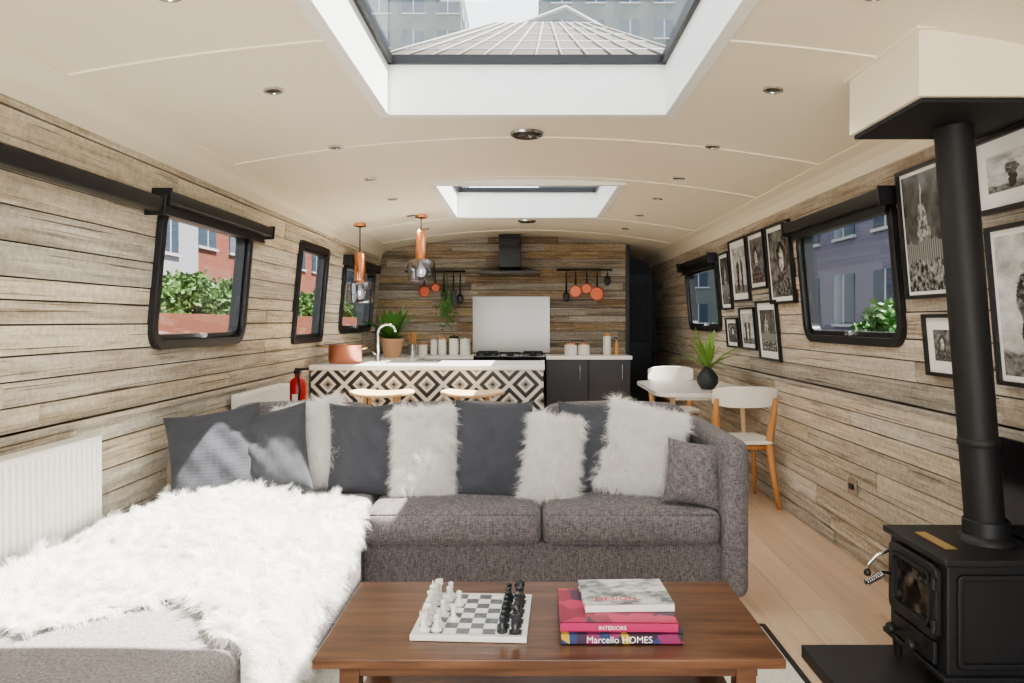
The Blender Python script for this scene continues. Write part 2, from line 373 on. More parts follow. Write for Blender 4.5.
# ------------------------------------------------------------------ pictures
def artmat(kind):
    m=M('bw_photo_'+kind,.22); gen=m.co('Generated'); oi=m.node('ShaderNodeObjectInfo').outputs['Random']
    sp=m.sep(gen); y=sp[1];z=sp[2]
    def n4(sc,w,det=6,vs=(0,1,1.3)):
        nn=m.node('ShaderNodeTexNoise',noise_dimensions='4D'); m.set(nn.inputs['Vector'],m.vm('MULTIPLY',gen,vs)); m.set(nn.inputs['W'],m.math('MULTIPLY',oi,w)); nn.inputs['Scale'].default_value=sc; nn.inputs['Detail'].default_value=det; nn.inputs['Roughness'].default_value=.6; return nn.outputs[0]
    a=n4(4,60);b=n4(4.4,37);fine=n4(14,20,8)
    yd=m.math('ADD',y,m.math('MULTIPLY',m.math('SUBTRACT',a,.5),.22)); zd=m.math('ADD',z,m.math('MULTIPLY',m.math('SUBTRACT',b,.5),.22))
    def ell(cy,cz,ry,rz,soft=.12):
        p=m.math('DIVIDE',m.math('SUBTRACT',yd,cy),ry);q=m.math('DIVIDE',m.math('SUBTRACT',zd,cz),rz)
        d=m.math('SQRT',m.math('ADD',m.math('MULTIPLY',p,p),m.math('MULTIPLY',q,q)))
        return m.ramp(d,[(max(0,1-soft),(1,1,1)),(1.0,(0,0,0))])
    cy=m.math('MULTIPLY_ADD',oi,.2,.4)
    def g(v): return (v,v,v*.99)
    if kind=='portrait':
        col=m.ramp(b,[(.35,g(.04)),(.65,g(.30))])
        col=m.mix(ell(cy,-.02,.46,.46),col,m.ramp(fine,[(.42,g(.015)),(.6,g(.22))]))
        col=m.mix(ell(cy,.60,.22,.27),col,m.ramp(fine,[(.4,g(.01)),(.62,g(.12))]))
        col=m.mix(ell(cy,.545,.145,.20,.3),col,m.ramp(m.math('SUBTRACT',fine,m.math('SUBTRACT',y,cy)),[(.3,g(.16)),(.6,g(.75))]))
        for s in(-.06,.06): col=m.mix(ell(m.math('ADD',cy,s),.58,.03,.018),col,g(.02))
        col=m.mix(ell(cy,.455,.05,.014),col,g(.05))
    elif kind=='standing':
        col=m.ramp(a,[(.3,g(.25)),(.6,g(.70))]); 
        col=m.mix(m.ramp(zd,[(.16,(1,1,1)),(.2,(0,0,0))]),col,m.ramp(fine,[(.4,g(.08)),(.6,g(.3))]))
        for dy,sc,v in((-.17,.8,.03),(.14,1,.015)):
            c2=m.math('ADD',cy,dy)
            col=m.mix(ell(c2,.28,.075*sc,.26),col,g(v)); col=m.mix(ell(c2,.55,.12*sc,.17),col,m.ramp(fine,[(.45,g(v)),(.6,g(.25))])); col=m.mix(ell(c2,.76,.05,.06),col,g(.4))
    else:
        col=m.ramp(a,[(.3,g(.015)),(.65,g(.16))])
        col=m.mix(ell(cy,.62,.13,.16,.2),col,m.ramp(fine,[(.4,g(.10)),(.62,g(.60))]))
        col=m.mix(ell(cy,.80,.02,.10,.2),col,g(.5))
        col=m.mix(ell(cy,.47,.20,.10,.1),col,m.ramp(fine,[(.4,g(.04)),(.6,g(.45))]))
        win=m.math('GREATER_THAN',m.math('SINE',m.math('MULTIPLY',y,110)),.2)
        col=m.mix(m.math('MULTIPLY',m.math('LESS_THAN',zd,.42),1),col,m.mix(m.math('MULTIPLY',win,.7),g(.30),g(.03)))
        col=m.mix(m.ramp(zd,[(.24,(1,1,1)),(.28,(0,0,0))]),col,m.ramp(fine,[(.42,g(.01)),(.62,g(.4))]))
    m.col(col); return m.m
arts=[artmat(k_) for k_ in('portrait','standing','dome')]
P=Pu(1)
pics=[(3.06,3.42,1.40,1.98,.015,2),(2.34,2.84,1.70,1.98,.055,1),(2.16,2.80,1.06,1.65,.02,1),(3.03,3.30,1.06,1.33,.05,0),
(5.80,6.28,1.46,1.97,.05,1),(5.36,5.76,1.54,1.97,.03,0),(4.84,5.32,1.42,1.97,.03,0),(6.32,6.66,1.40,1.90,.03,2),(6.22,6.58,1.07,1.33,.03,0),(5.74,6.14,1.07,1.41,.03,1),(5.22,5.68,1.01,1.45,.05,2)]
for a0,a1,b0,b1,mt,kk in pics:
    g=grp('framed_photo_print',(1.76,(a0+a1)/2,b0))
    ring('frame',P,(a0,a1,b0,b1),.016,0,.021,.045,black,g)
    wbox('mat_board',P,a0+.01,a1-.01,b0+.01,b1-.01,.022,.030,whitepaint,g)
    q=.018+mt
    wbox('photo',P,a0+q,a1-q,b0+q,b1-q,.030,.0325,arts[kk],g)
# ------------------------------------------------------------------ recessed lights
lens_d=simple('lens_dark',(.05,.04,.035),.15)
for y in(2.12,3.0,3.98,4.86,5.66,6.55,7.5):
    for x in(-1.03,1.0):
        z=zc(x)+.012; g=grp('recessed_downlight',(x,y,z)); tl=-math.atan(.15*2*x/1.6**2)
        mt=Matrix.Rotation(-tl,4,'Y')
        lathe('bezel',[(.040,-.010),(.040,-.019),(.036,-.021),(.030,-.020),(.028,-.014)],(x,y,z),steel,g,mtx=mt)
        lathe('lens',[(0,-.0165),(.030,-.0165)],(x,y,z),lens_d,g,mtx=mt)
for y in(3.93,7.35):
    g=grp('ceiling_vent',(0,y,2.3)); lathe('ring',[(0,-.006),(.03,-.02),(.05,-.02),(.055,-.01),(.075,-.02),(.085,-.004)],(0,y,2.3),lens_d,g); lathe('rim',[(.083,-.003),(.085,-.014),(.092,-.003)],(0,y,2.3),steel,g)
# ------------------------------------------------------------------ flue box
g=grp('flue_ceiling_box',(1.45,2.55,2.0))
box('casing',1.22,1.70,2.30,2.80,2.0,2.22,cream,g,.004); box('top_lip',1.205,1.70,2.285,2.815,2.205,2.226,cream,g,.004); box('soffit_plate',1.235,1.70,2.315,2.79,1.985,1.999,iron2,g)
# ------------------------------------------------------------------ stove
g=grp('hearth_slab',(1.4,2.5,0)); box('slab',1.06,1.775,2.1,2.86,.001,.05,simple('slate_stone',(.022,.022,.026),.5),g,.004)
g=grp('wood_burning_stove',(1.56,2.61,.05))
x0,x1,y0,y1=1.375,1.745,2.42,2.80
box('body',x0,x1,y0,y1,.13,.50,iron,g,.008); box('top_plate',x0-.02,x1+.005,y0-.025,y1+.02,.50,.525,iron,g,.006,3); box('base_plate',x0-.02,x1,y0-.02,y1+.02,.12,.14,iron,g,.005)
for i,(a,b) in enumerate(((x0+.02,y0+.02),(x0+.02,y1-.02),(x1-.03,y0+.02),(x1-.03,y1-.02))): cyl('leg_%d'%i,(a,b,.05),(a,b,.125),.014,.022,iron,g)
PS=lambda y,z,o:(x0-o,y,z)
bev(ring('door_frame',PS,(y0+.03,y1-.03,.235,.485),.032,.03,0,.022,iron,g),.004)
bev(ring('door_inner',PS,(y0+.062,y1-.062,.268,.455),.012,.03,0,.028,iron,g),.003)
firem=M('fire_glass',.08,(.02,.018,.015)); cc=firem.co(); firem.col(firem.ramp(firem.noise(cc,14,4),[(.45,(.012,.011,.01)),(.6,(.09,.07,.05)),(.75,(.35,.3,.22))])); 
wbox('door_glass',PS,y0+.07,y1-.07,.275,.45,.004,.008,firem.m,g)
PF=lambda x,z,o:(x,y0-o,z)
bev(ring('side_panel',PF,(x0+.03,x1-.03,.16,.47),.02,.02,0,.012,iron,g),.004)
wbox('ash_door',PS,y0+.05,y1-.05,.15,.225,0,.018,iron,g,.005)
for i,yy in enumerate((y0+.12,y1-.12)): lathe('air_knob_%d'%i,[(0,.05),(.018,.05),(.022,.04),(.018,.03),(.008,.02),(.008,0)],(x0-.018,yy,.188),iron,g,mtx=Matrix.Rotation(-pi/2,4,'Y'))
for zz in(.29,.43): cyl('hinge_%d'%int(zz*100),(x0-.028,y0+.03,zz-.02),(x0-.028,y0+.03,zz+.02),.009,.009,iron,g)
def spring(nm,p0,p1,r,turns):
    p0=Vector(p0);p1=Vector(p1);d=(p1-p0);a=d.orthogonal().normalized();b=d.normalized().cross(a)
    tube(nm,[p0+d*(i/(turns*8))+a*r*math.cos(i*pi/4)+b*r*math.sin(i*pi/4) for i in range(turns*8+1)],.0028,steel,g,n=5)
tube('door_handle',[(x0-.02,y1-.045,.36),(x0-.05,y1-.045,.365),(x0-.075,y1-.05,.345),(x0-.12,y1-.06,.33)],.006,iron,g); spring('handle_spring',(x0-.055,y1-.048,.358),(x0-.12,y1-.06,.33),.012,8)
tube('riddling_handle',[(x0-.02,y1-.03,.44),(x0-.06,y1-.02,.42),(x0-.09,y1-.02,.39),(x0-.095,y1-.02,.36)],.006,steel,g)
lathe('ball',[(0,-.014),(.01,-.01),(.014,0),(.01,.01),(0,.014)],(x0-.095,y1-.02,.355),iron,g)
box('brass_plate',x0+.04,x0+.08,y0+.08,y0+.28,.526,.531,brass,g,.001)
lathe('flue_collar',[(.095,.525),(.09,.54),(.075,.55),(.075,.60),(.067,.605)],(1.62,2.61,0),iron,g)
cyl('flue_pipe',(1.62,2.61,.525),(1.505,2.61,1.984),.063,.063,iron2,g,36)
lathe('pipe_joint',[(.064,0),(.067,.003),(.067,.025),(.064,.028)],(1.593,2.61,.86),iron2,g)
g=grp('stove_heat_shield',(1.76,2.4,.3)); box('plate',1.757,1.772,1.95,2.76,.05,.87,blackgloss,g,.003)
g=grp('wall_socket',(1.78,4.1,.4)); box('plate',1.765,1.782,3.98,4.07,.36,.44,steel,g,.003); box('rocker',1.760,1.766,4.0,4.05,.385,.415,black,g,.002)
# ------------------------------------------------------------------ radiators
def radiator(y0,y1,z0,z1,x=-1.77,d=.085):
    g=grp('radiator',(x+d/2,(y0+y1)/2,z0)); xf=x+d
    n=int((y1-y0)/.033); V=[];F=[]
    pts=[]
    for i in range(n):
        a=y0+.01+(y1-y0-.02)*i/n; w=(y1-y0-.02)/n
        pts+=[(a,0),(a+w*.35,0),(a+w*.5,-.010),(a+w*.85,-.010)]
    pts.append((y1-.01,0))
    for y,o in pts: V+=[(xf+o,y,z0+.02),(xf+o,y,z1-.025)]
    for i in range(len(pts)-1): F.append((2*i,2*i+2,2*i+3,2*i+1))
    mesh_obj('front_panel',V,F,whitepaint,g)
    box('back_panel',x+.02,x+.03,y0+.01,y1-.01,z0+.02,z1-.03,whitepaint,g)
    box('top_grille',x+.01,xf+.002,y0,y1,z1-.025,z1,whitepaint,g,.004); box('end_a',x+.01,xf+.002,y0,y0+.008,z0,z1-.02,whitepaint,g,.003);box('end_b',x+.01,xf+.002,y1-.008,y1,z0,z1-.02,whitepaint,g,.003); box('bottom_edge',xf-.012,xf+.002,y0,y1,z0,z0+.02,whitepaint,g,.004)
    cyl('pipe_a',(x+.05,y1-.03,z0),(x+.05,y1-.03,.0),.008,.008,whitepaint,g)
    cyl('pipe_b',(x+.05,y0+.03,z0),(x+.05,y0+.03,.0),.008,.008,whitepaint,g)
radiator(1.6,2.93,.22,.85); radiator(4.4,5.25,.25,.86)
ex,ey=-1.68,5.42
g=grp('fire_extinguisher',(ex,ey,.5)); lathe('cylinder',[(0,.58),(.055,.58),(.062,.60),(.062,.83),(.05,.87),(.02,.89),(.02,.91),(0,.91)],(ex,ey,0),red,g); box('valve',ex-.02,ex+.02,ey-.03,ey+.03,.91,.94,black,g,.004); tube('hose',[(ex,ey-.03,.92),(ex+.03,ey-.08,.89),(ex+.04,ey-.07,.79),(ex+.02,ey-.06,.69)],.008,black,g); box('lever',ex-.02,ex+.08,ey-.01,ey+.01,.94,.955,black,g,.002); box('label',ex-.02,ex+.02,ey-.067,ey-.061,.69,.77,whitepaint,g); box('wall_bracket',-1.785,-1.735,ey-.03,ey+.03,.63,.79,black,g)
# ------------------------------------------------------------------ rug
m=M('rug_cream',.95); c=m.co(); m.col(m.ramp(m.noise(c,120,3),[(.3,(.55,.52,.46)),(.7,(.78,.75,.68))])); m.bump(m.noise(c,200,3),.5,.004)
g=grp('area_rug',(0,2,0)); box('pile',-1.2,.99,.9,3.12,.001,.014,m.m,g,.004)
ring('border',lambda a,b,o:(a,b,o),(-1.22,1.01,.88,3.14),.022,.01,.001,.016,black,g)
# ------------------------------------------------------------------ sofa
g=grp('corner_sofa',(-.35,3.5,0))
softbox('base_front',-.74,.88,3.31,4.1,.09,.31,.03,tweed,g)
softbox('chaise_base',-1.64,-.735,1.5,4.1,.09,.31,.03,tweed,g)
softbox('seat_cushion_a',-.73,.065,3.27,3.98,.30,.455,.045,tweed,g,.018,18,.012)
softbox('seat_cushion_b',.07,.865,3.27,3.98,.30,.455,.045,tweed,g,.018,18,.012)
softbox('chaise_cushion',-1.635,-.735,1.46,3.98,.30,.465,.045,tweedl,g,.018,18)
softbox('back_frame',-1.68,.90,4.03,4.20,.09,.80,.06,tweed,g)
softbox('right_arm',.865,.985,3.24,4.20,.07,.775,.055,tweed,g,.0,18)
softbox('left_arm',-1.70,-1.60,3.45,4.2,.09,.66,.05,fabric('tan_wool',(.20,.14,.10),(.36,.28,.21)),g,0,12)
for i,(a,b) in enumerate(((-1.58,-.78),(-.76,.05),(.06,.86))):
    softbox('back_cushion_%d'%i,a,b,3.80,4.06,.44,.855,.10,tweed,g,.02,16,.03)
for i,(a,b) in enumerate(((-1.55,1.6),(-.8,1.6),(-.8,3.4),(.82,3.36),(.82,4.1),(-1.55,4.1))): cyl('foot_%d'%i,(a,b,0.001),(a,b,.10),.018,.025,black,g)
for i,(a,b) in enumerate(((-.70,.035),(.10,.835))):
    for zz in(.315,.44): tube('piping_%d'%i,[(a,3.268+(.012 if zz>.4 else .008),zz),(b,3.268+(.012 if zz>.4 else .008),zz)],.004,tweed,g,n=6)
def pillow_np(w,h,t,n=26,seed=0):
    rr=np.random.default_rng(seed); ph=rr.uniform(0,6,8)
    u=np.sin(np.linspace(-1,1,n+1)*pi/2); U,Vv=np.meshgrid(u,u,indexing='ij')
    X=U*w/2*(1-.09*(1-Vv**2)); Y=Vv*h/2*(1-.09*(1-U**2))
    Z=t/2*np.clip((1-U**2)*(1-Vv**2),0,1)**.42
    en=(1-U**2)*(1-Vv**2)
    wr=.014*np.sin(U*5+ph[0]+2*Vv)*np.cos(Vv*4+ph[1])*en+.008*np.sin(U*11+Vv*7+ph[2])*en+.007*np.sin(Vv*13-U*9+ph[3])*en**.5*np.cos(U*3+ph[4])
    Vt=np.concatenate([np.stack([X,Y,Z+wr],-1).reshape(-1,3),np.stack([X,Y,-Z],-1).reshape(-1,3)])
    idx=np.arange((n+1)**2).reshape(n+1,n+1); q=np.stack([idx[:-1,:-1],idx[1:,:-1],idx[1:,1:],idx[:-1,1:]],-1).reshape(-1,4)
    return Vt,np.concatenate([q,q[:,::-1]+(n+1)**2])
def pmat(c,lean,roll,yaw):
    l=math.radians(lean); b=Matrix(((1,0,0),(0,math.sin(l),-math.cos(l)),(0,math.cos(l),math.sin(l)))).to_4x4()
    return Matrix.Translation(c)@Matrix.Rotation(math.radians(yaw),4,'Z')@b@Matrix.Rotation(math.radians(roll),4,'Z')
def fastmesh(name,V,Q,mat,parent,smooth=True):
    me=bpy.data.meshes.new(name); me.vertices.add(len(V)); me.vertices.foreach_set('co',V.astype(np.float32).ravel())
    me.loops.add(Q.size); me.loops.foreach_set('vertex_index',Q.astype(np.int32).ravel())
    me.polygons.add(len(Q)); me.polygons.foreach_set('loop_start',np.arange(0,Q.size,4,dtype=np.int32)); 
    me.polygons.foreach_set('use_smooth',np.full(len(Q),smooth)); me.update(calc_edges=True); me.validate(); me.materials.append(mat)
    return link(bpy.data.objects.new(name,me),parent)
def strands(name,Pt,Nm,L,W,spread,curl,mat,parent,comb=(0,0,0),grav=.3,K=5,cellsz=.022,clump=.8):
    N=len(Pt); d=Nm+NR.normal(0,spread,(N,3))+np.array(comb); d/=np.linalg.norm(d,axis=1,keepdims=True)
    Ls=L*NR.uniform(.6,1.15,(N,1)); s=NR.normal(0,1,(N,3)); s=np.cross(d,s); s/=np.linalg.norm(s,axis=1,keepdims=True)+1e-9; b=np.cross(d,s)
    cell=np.floor(Pt/cellsz).astype(int); hsh=(cell[:,0]*73856093^cell[:,1]*19349663^cell[:,2]*83492791)%9973
    tab=NR.normal(0,1,(9973,3)); cl=tab[hsh]
    ph=tab[hsh][:,:1]*3
    cols=[]
    for k in range(K+1):
        t=k/K
        p=Pt+d*Ls*t+cl*(spread*clump*L*t*t)+np.array([0,0,-1])*grav*Ls*t*t+(s*np.sin(t*9+ph)+b*np.cos(t*9+ph))*curl*t
        w=W*(1-.85*t)
        cols.append(p-s*w/2); cols.append(p+s*w/2)
    V=np.stack(cols,1).reshape(-1,3); base=(np.arange(N)*(2*(K+1)))[:,None]
    Q=np.concatenate([base+np.array([2*k,2*k+1,2*k+3,2*k+2]) for k in range(K)])
    return fastmesh(name,V,Q,mat,parent)
def sample(V,Q,N):
    a,b,c,d=(V[Q[:,i]] for i in range(4)); n=np.cross(c-a,d-b); ar=np.linalg.norm(n,axis=1); nn=n/(ar[:,None]+1e-9)
    i=NR.choice(len(Q),N,p=ar/ar.sum()); u=NR.random((N,1));v=NR.random((N,1))
    return (a[i]*(1-u)*(1-v)+b[i]*u*(1-v)+c[i]*u*v+d[i]*(1-u)*v), nn[i]
def pillow(name,c,w,h,t,lean,roll,yaw,mat,furry=0,seed=1):
    g=grp(name,c); V,Q=pillow_np(w,h,t,26,seed); Mx=np.array(pmat(c,lean,roll,yaw)); V=V@Mx[:3,:3].T+Mx[:3,3]
    fastmesh('cover',V,Q,mat,g)
    if furry:
        Pt,Nm=sample(V,Q,furry); 
        strands('fleece',Pt,Nm,.040,.0026,.34,.005,fur,g,grav=.35,comb=(0,0,-.25),cellsz=.016,clump=1.0)
    return g
pillow('throw_pillow',(-1.47,3.50,.665),.44,.45,.16,22,9,12,slate,seed=1)
pillow('throw_pillow',(-1.235,3.55,.67),.39,.43,.16,20,12,-4,slate2,seed=2)
pillow('throw_pillow',(-.80,3.64,.665),.36,.47,.16,14,1,3,slate,seed=4)
pillow('throw_pillow',(-.165,3.62,.665),.39,.50,.17,14,-1,0,slate,seed=5)
pillow('throw_pillow',(.33,3.66,.665),.37,.47,.15,14,-2,-2,slate2,seed=6)
pillow('bolster_pillow',(.765,3.40,.60),.26,.30,.14,18,-6,-10,tweed,seed=7)
pillow('sheepskin_pillow',(-1.06,3.68,.69),.34,.44,.12,16,14,0,fur,19000,3)
pillow('sheepskin_pillow',(-.50,3.60,.665),.29,.45,.12,14,2,0,fur,21000,3)
pillow('sheepskin_pillow',(.12,3.56,.645),.25,.41,.11,14,-8,0,fur,19000,3)
pillow('sheepskin_pillow',(.555,3.60,.675),.38,.44,.12,16,-14,-4,fur,24000,3)
# sheepskin throw
poly=[(-1.70,3.0),(-1.70,2.25),(-1.52,2.0),(-1.30,1.92),(-1.14,2.08),(-1.0,2.16),(-.90,2.05),(-.80,1.88),(-.62,1.86),(-.50,2.0),(-.47,2.25),(-.56,2.45),(-.60,2.7),(-.66,3.0),(-.70,3.16),(-.85,3.34),(-1.2,3.42),(-1.5,3.50),(-1.70,3.45)]
def inp(x,y):
    r=np.zeros(x.shape,bool); n=len(poly)
    for i in range(n):
        x1,y1=poly[i];x2,y2=poly[(i+1)%n]; cnd=((y1>y)!=(y2>y)); r^=cnd&(x<(x2-x1)*(y-y1)/(y2-y1+1e-12)+x1)
    return r
def fmap(u,y):
    e=-.78; r=.06; a=np.clip((u-e)/r,0,pi/2); top=u<=e
    lx=np.where(u<-1.6,-1.6-(-1.6-u)*.6,u); z0=.494+.014*np.sin(u*9+y*4)+.012*np.sin(y*11+u*3)+np.clip((y-3.35),0,1)*.2
    x=np.where(top,lx,e+r*np.sin(a)+0*u); z=np.where(top,z0,z0-r+r*np.cos(a)-np.clip(u-e-r*pi/2,0,9))
    nx=np.where(top,0,np.sin(a)); nz=np.where(top,1,np.cos(a))
    return np.stack([x,y+0*u,z],-1),np.stack([nx,0*u,nz],-1)
g=grp('sheepskin_throw',(-1.15,2.7,.5))
us=np.arange(-1.74,-.44,.02);vs_=np.arange(1.84,3.7,.02); U,Vv=np.meshgrid(us,vs_,indexing='ij'); pts,_=fmap(U,Vv); idx=np.arange(U.size).reshape(U.shape)
q=np.stack([idx[:-1,:-1],idx[1:,:-1],idx[1:,1:],idx[:-1,1:]],-1).reshape(-1,4); cx=(U[:-1,:-1]+.01).ravel(); cy=(Vv[:-1,:-1]+.01).ravel(); q=q[inp(cx,cy)]
fastmesh('hide',pts.reshape(-1,3),q,fur,g)
x=NR.uniform(-1.74,-.44,340000);y=NR.uniform(1.84,3.7,340000);k=inp(x,y);x=x[k];y=y[k]; Pt,Nm=fmap(x,y)
cmb=np.stack([.7*np.sin(x*6+y*4),.7*np.cos(x*5-y*5)-.2,0*x],-1)
strands('fleece',Pt,Nm,.040,.0026,.38,.005,fur,g,grav=.5,comb=cmb,cellsz=.022,clump=1.2)
# ------------------------------------------------------------------ coffee table
g=grp('coffee_table',(0,2.25,0))
X0,X1,Y0,Y1=-.572,.690,1.965,2.555
box('top',X0,X1,Y0,Y1,.374,.40,walnut,g,.003)
for i,(a,b) in enumerate(((X0+.06,Y0+.05),(X1-.12,Y0+.05),(X0+.06,Y1-.11),(X1-.12,Y1-.11))): box('leg_%d'%i,a,a+.055,b,b+.055,.015,.374,walnut,g,.002)
box('apron_front',X0+.06,X1-.06,Y0+.055,Y0+.075,.33,.374,walnut,g);box('apron_back',X0+.06,X1-.06,Y1-.075,Y1-.055,.33,.374,walnut,g);box('apron_l',X0+.065,X0+.085,Y0+.06,Y1-.06,.33,.374,walnut,g);box('apron_r',X1-.085,X1-.065,Y0+.06,Y1-.06,.33,.374,walnut,g)
box('shelf',X0+.05,X1-.05,Y0+.04,Y1-.05,.12,.145,walnut,g,.002)
# chess
m=M('chess_squares',.2); c=m.co('Generated'); ck=m.node('ShaderNodeTexChecker'); m.set(ck.inputs['Vector'],m.vm('ADD',m.vm('MULTIPLY',c,(8,8,0)),(.0001,.0001,.5))); ck.inputs['Scale'].default_value=1; nz=m.noise(m.co(),25,5,.6,1)
m.col(m.mix(ck.outputs['Fac'],m.ramp(nz,[(.35,(.72,.72,.70)),(.7,(.85,.85,.83))]),m.ramp(nz,[(.35,(.06,.065,.075)),(.7,(.16,.17,.19))]))); sq=m.m
cm=Vector((-.157,2.235,.401)); rot=math.radians(-3); g=grp('chess_set',cm)
Mr=Matrix.Translation(cm)@Matrix.Rotation(rot,4,'Z')
wmarb=simple('white_marble',(.80,.80,.78),.25); bmarb=simple('black_marble',(.04,.045,.055),.2)
def cbox(nm,a0,a1,b0,b1,z0,z1,mat,bb=0):
    v=[tuple(Mr@Vector((x,y,z))) for x in(a0,a1) for y in(b0,b1) for z in(z0,z1)]
    o=mesh_obj(nm,v,BF,mat,g)
    if bb: bev(o,bb)
    return o
cbox('board',-.165,.165,-.165,.165,0,.016,wmarb,.002)
o=mesh_obj('squares',[(-.150,-.150,0),(.150,-.150,0),(.150,.150,0),(-.150,.150,0)],[(0,1,2,3)],sq,g); o.location=Mr@Vector((0,0,.0168)); o.rotation_euler=(0,0,rot)
basep=[(0,0),(.014,0),(.0145,.004),(.011,.008),(.007,.014)]
prof={'pawn':basep+[(.0055,.026),(.0085,.028),(.0055,.030),(.008,.036),(.007,.042),(0,.045)],
'rook':basep+[(.0075,.034),(.011,.036),(.011,.050),(.007,.050),(.007,.046),(0,.046)],
'bishop':basep+[(.0055,.036),(.009,.038),(.006,.042),(.009,.050),(.006,.058),(.002,.062),(.003,.065),(0,.067)],
'queen':basep+[(.0055,.046),(.010,.048),(.007,.052),(.011,.066),(.006,.067),(.003,.071),(0,.073)],
'king':basep+[(.006,.048),(.0105,.050),(.007,.054),(.010,.068),(.006,.072),(.002,.073),(.002,.084),(0,.084)],
'knight':basep+[(.007,.022),(.010,.026),(.006,.03)]}
order=['rook','knight','bishop','queen','king','bishop','knight','rook']
for sgn,mt in((-1,wmarb),(1,bmarb)):
    for i in range(8):
        for col,pc in((3.5,order[i]),(2.5,'pawn')):
            if pc=='pawn' and i in(2,5) and sgn<0: col=1.5
            p=Mr@Vector((sgn*col*.0375,(i-3.5)*.0375,.017))
            lathe(pc,[(r*1.12,z*1.05) for r,z in prof[pc]],p,mt,g,14)
            if pc=='knight':
                pts=[p+Vector((0,0,.028)),p+Vector((sgn*.004,0,.045)),p+Vector((0,0,.058)),p+Vector((-sgn*.008,0,.058)),p+Vector((-sgn*.016,0,.050))]
                tube('knight_head',pts,.009,mt,g,[1,.95,.9,.8,.5],10)
# books
g=grp('book_stack',(.27,2.2,.4))
def book(nm,x0,x1,y0,y1,z0,z1,cover,rotz=0,spine=None):
    page=bpy.data.materials.get('pages') or simple('pages',(.8,.77,.7),.8)
    objs=[box(nm+'_pages',x0+.004,x1-.005,y0+.004,y1-.005,z0+.003,z1-.003,page,g),box(nm+'_cover_top',x0,x1,y0,y1,z1-.003,z1,cover,g,.001),box(nm+'_cover_bottom',x0,x1,y0,y1,z0,z0+.003,cover,g,.001),box(nm+'_spine',x0,x1,y0,y0+.004,z0,z1,spine or cover,g,.001)]
    c=Vector(((x0+x1)/2,(y0+y1)/2,0)); T=Matrix.Translation(c)@Matrix.Rotation(math.radians(rotz),4,'Z')@Matrix.Translation(-c)
    for o in objs: o.data.transform(T)
def multi(name,stops,sc=8):
    m=M(name,.35); c=m.co(); v=m.node('ShaderNodeTexVoronoi'); m.set(v.inputs['Vector'],m.vm('MULTIPLY',c,(1,1,.6))); v.inputs['Scale'].default_value=sc; s=m.node('ShaderNodeSeparateColor'); m.set(s.inputs[0],v.outputs['Color']); m.col(m.ramp(s.outputs[0],stops,'CONSTANT')); return m.m
pinkc=multi('cover_pink',[(0,(.50,.03,.11)),(.35,(.28,.02,.06)),(.6,(.07,.02,.06)),(.8,(.55,.10,.10))],16)
darkc=multi('cover_multicolour',[(0,(.05,.02,.05)),(.35,(.25,.03,.12)),(.55,(.03,.05,.15)),(.72,(.5,.35,.05)),(.86,(.04,.04,.04))],35)
greyc=M('cover_photo',.3); c=greyc.co(); greyc.col(greyc.ramp(greyc.noise(greyc.vm('MULTIPLY',c,(12,18,1)),1.2,6,.6),[(.38,(.12,.14,.16)),(.48,(.45,.47,.48)),(.58,(.72,.72,.70))])); greyc=greyc.m
book('book_a',.095,.435,2.055,2.32,.401,.431,darkc); book('book_b',.095,.425,2.065,2.33,.431,.457,pinkc,-1,simple('spine_magenta',(.45,.02,.12),.4)); book('book_c',.165,.425,2.14,2.35,.457,.480,greyc,2,simple('spine_white',(.75,.74,.72),.4))
wt=simple('title_white',(.9,.9,.88),.5)
def text(s,loc,size,mat,parent,rot=(pi/2,0,0)):
    cu=bpy.data.curves.new('title','FONT'); cu.body=s; cu.size=size; cu.extrude=.0003; cu.materials.append(mat); o=bpy.data.objects.new('title',cu); o.location=loc; o.rotation_euler=rot; link(o,parent)
text('Marcello HOMES',(.165,2.053,.406),.026,wt,g); text('INTERIORS',(.20,2.063,.438),.016,wt,g); text('DESIGN',(.20,2.17,.4805),.036,simple('title_red',(.6,.05,.04),.5),g,(0,0,.03))
# ------------------------------------------------------------------ kitchen
m=M('geometric_tiles',.35); c=m.co(); s=m.sep(c); p=.27
u=m.math('SUBTRACT',m.math('FRACT',m.math('MULTIPLY',m.math('ADD',s[0],10.),1/p)),.5); v=m.math('SUBTRACT',m.math('FRACT',m.math('MULTIPLY',m.math('ADD',s[2],10.+.02),1/p)),.5)
d=m.math('ADD',m.math('ABSOLUTE',u),m.math('ABSOLUTE',v))
k=m.ramp(d,[(0,(.04,.04,.045)),(.07,(.40,.36,.32)),(.16,(.80,.78,.74)),(.26,(.04,.04,.045)),(.42,(.80,.78,.74)),(.50,(.80,.78,.74)),(.58,(.04,.04,.045)),(.74,(.80,.78,.74)),(.84,(.40,.36,.32)),(.93,(.04,.04,.045))],'CONSTANT')
m.col(k); tile=m.m
g=grp('kitchen_island',(-.8,6.4,0)); zi=.94
box('cabinet',-1.77,.12,6.07,6.70,.0,zi-.04,greycab,g); box('tiled_front',-1.77,.12,6.055,6.07,.02,zi-.045,tile,g); box('end_panel',.12,.135,6.055,6.70,.0,zi-.04,tile,g)
box('worktop',-1.77,.145,6.0,6.74,zi-.04,zi,quartz,g,.003)
g=grp('kitchen_side_counter',(-1.45,7.5,0)); box('cabinet',-1.77,-1.15,6.75,8.08,0,.875,greycab,g); box('worktop',-1.77,-1.12,6.745,8.09,.875,.915,quartz,g,.003)
g=grp('kitchen_back_counter',(0,8.4,0))
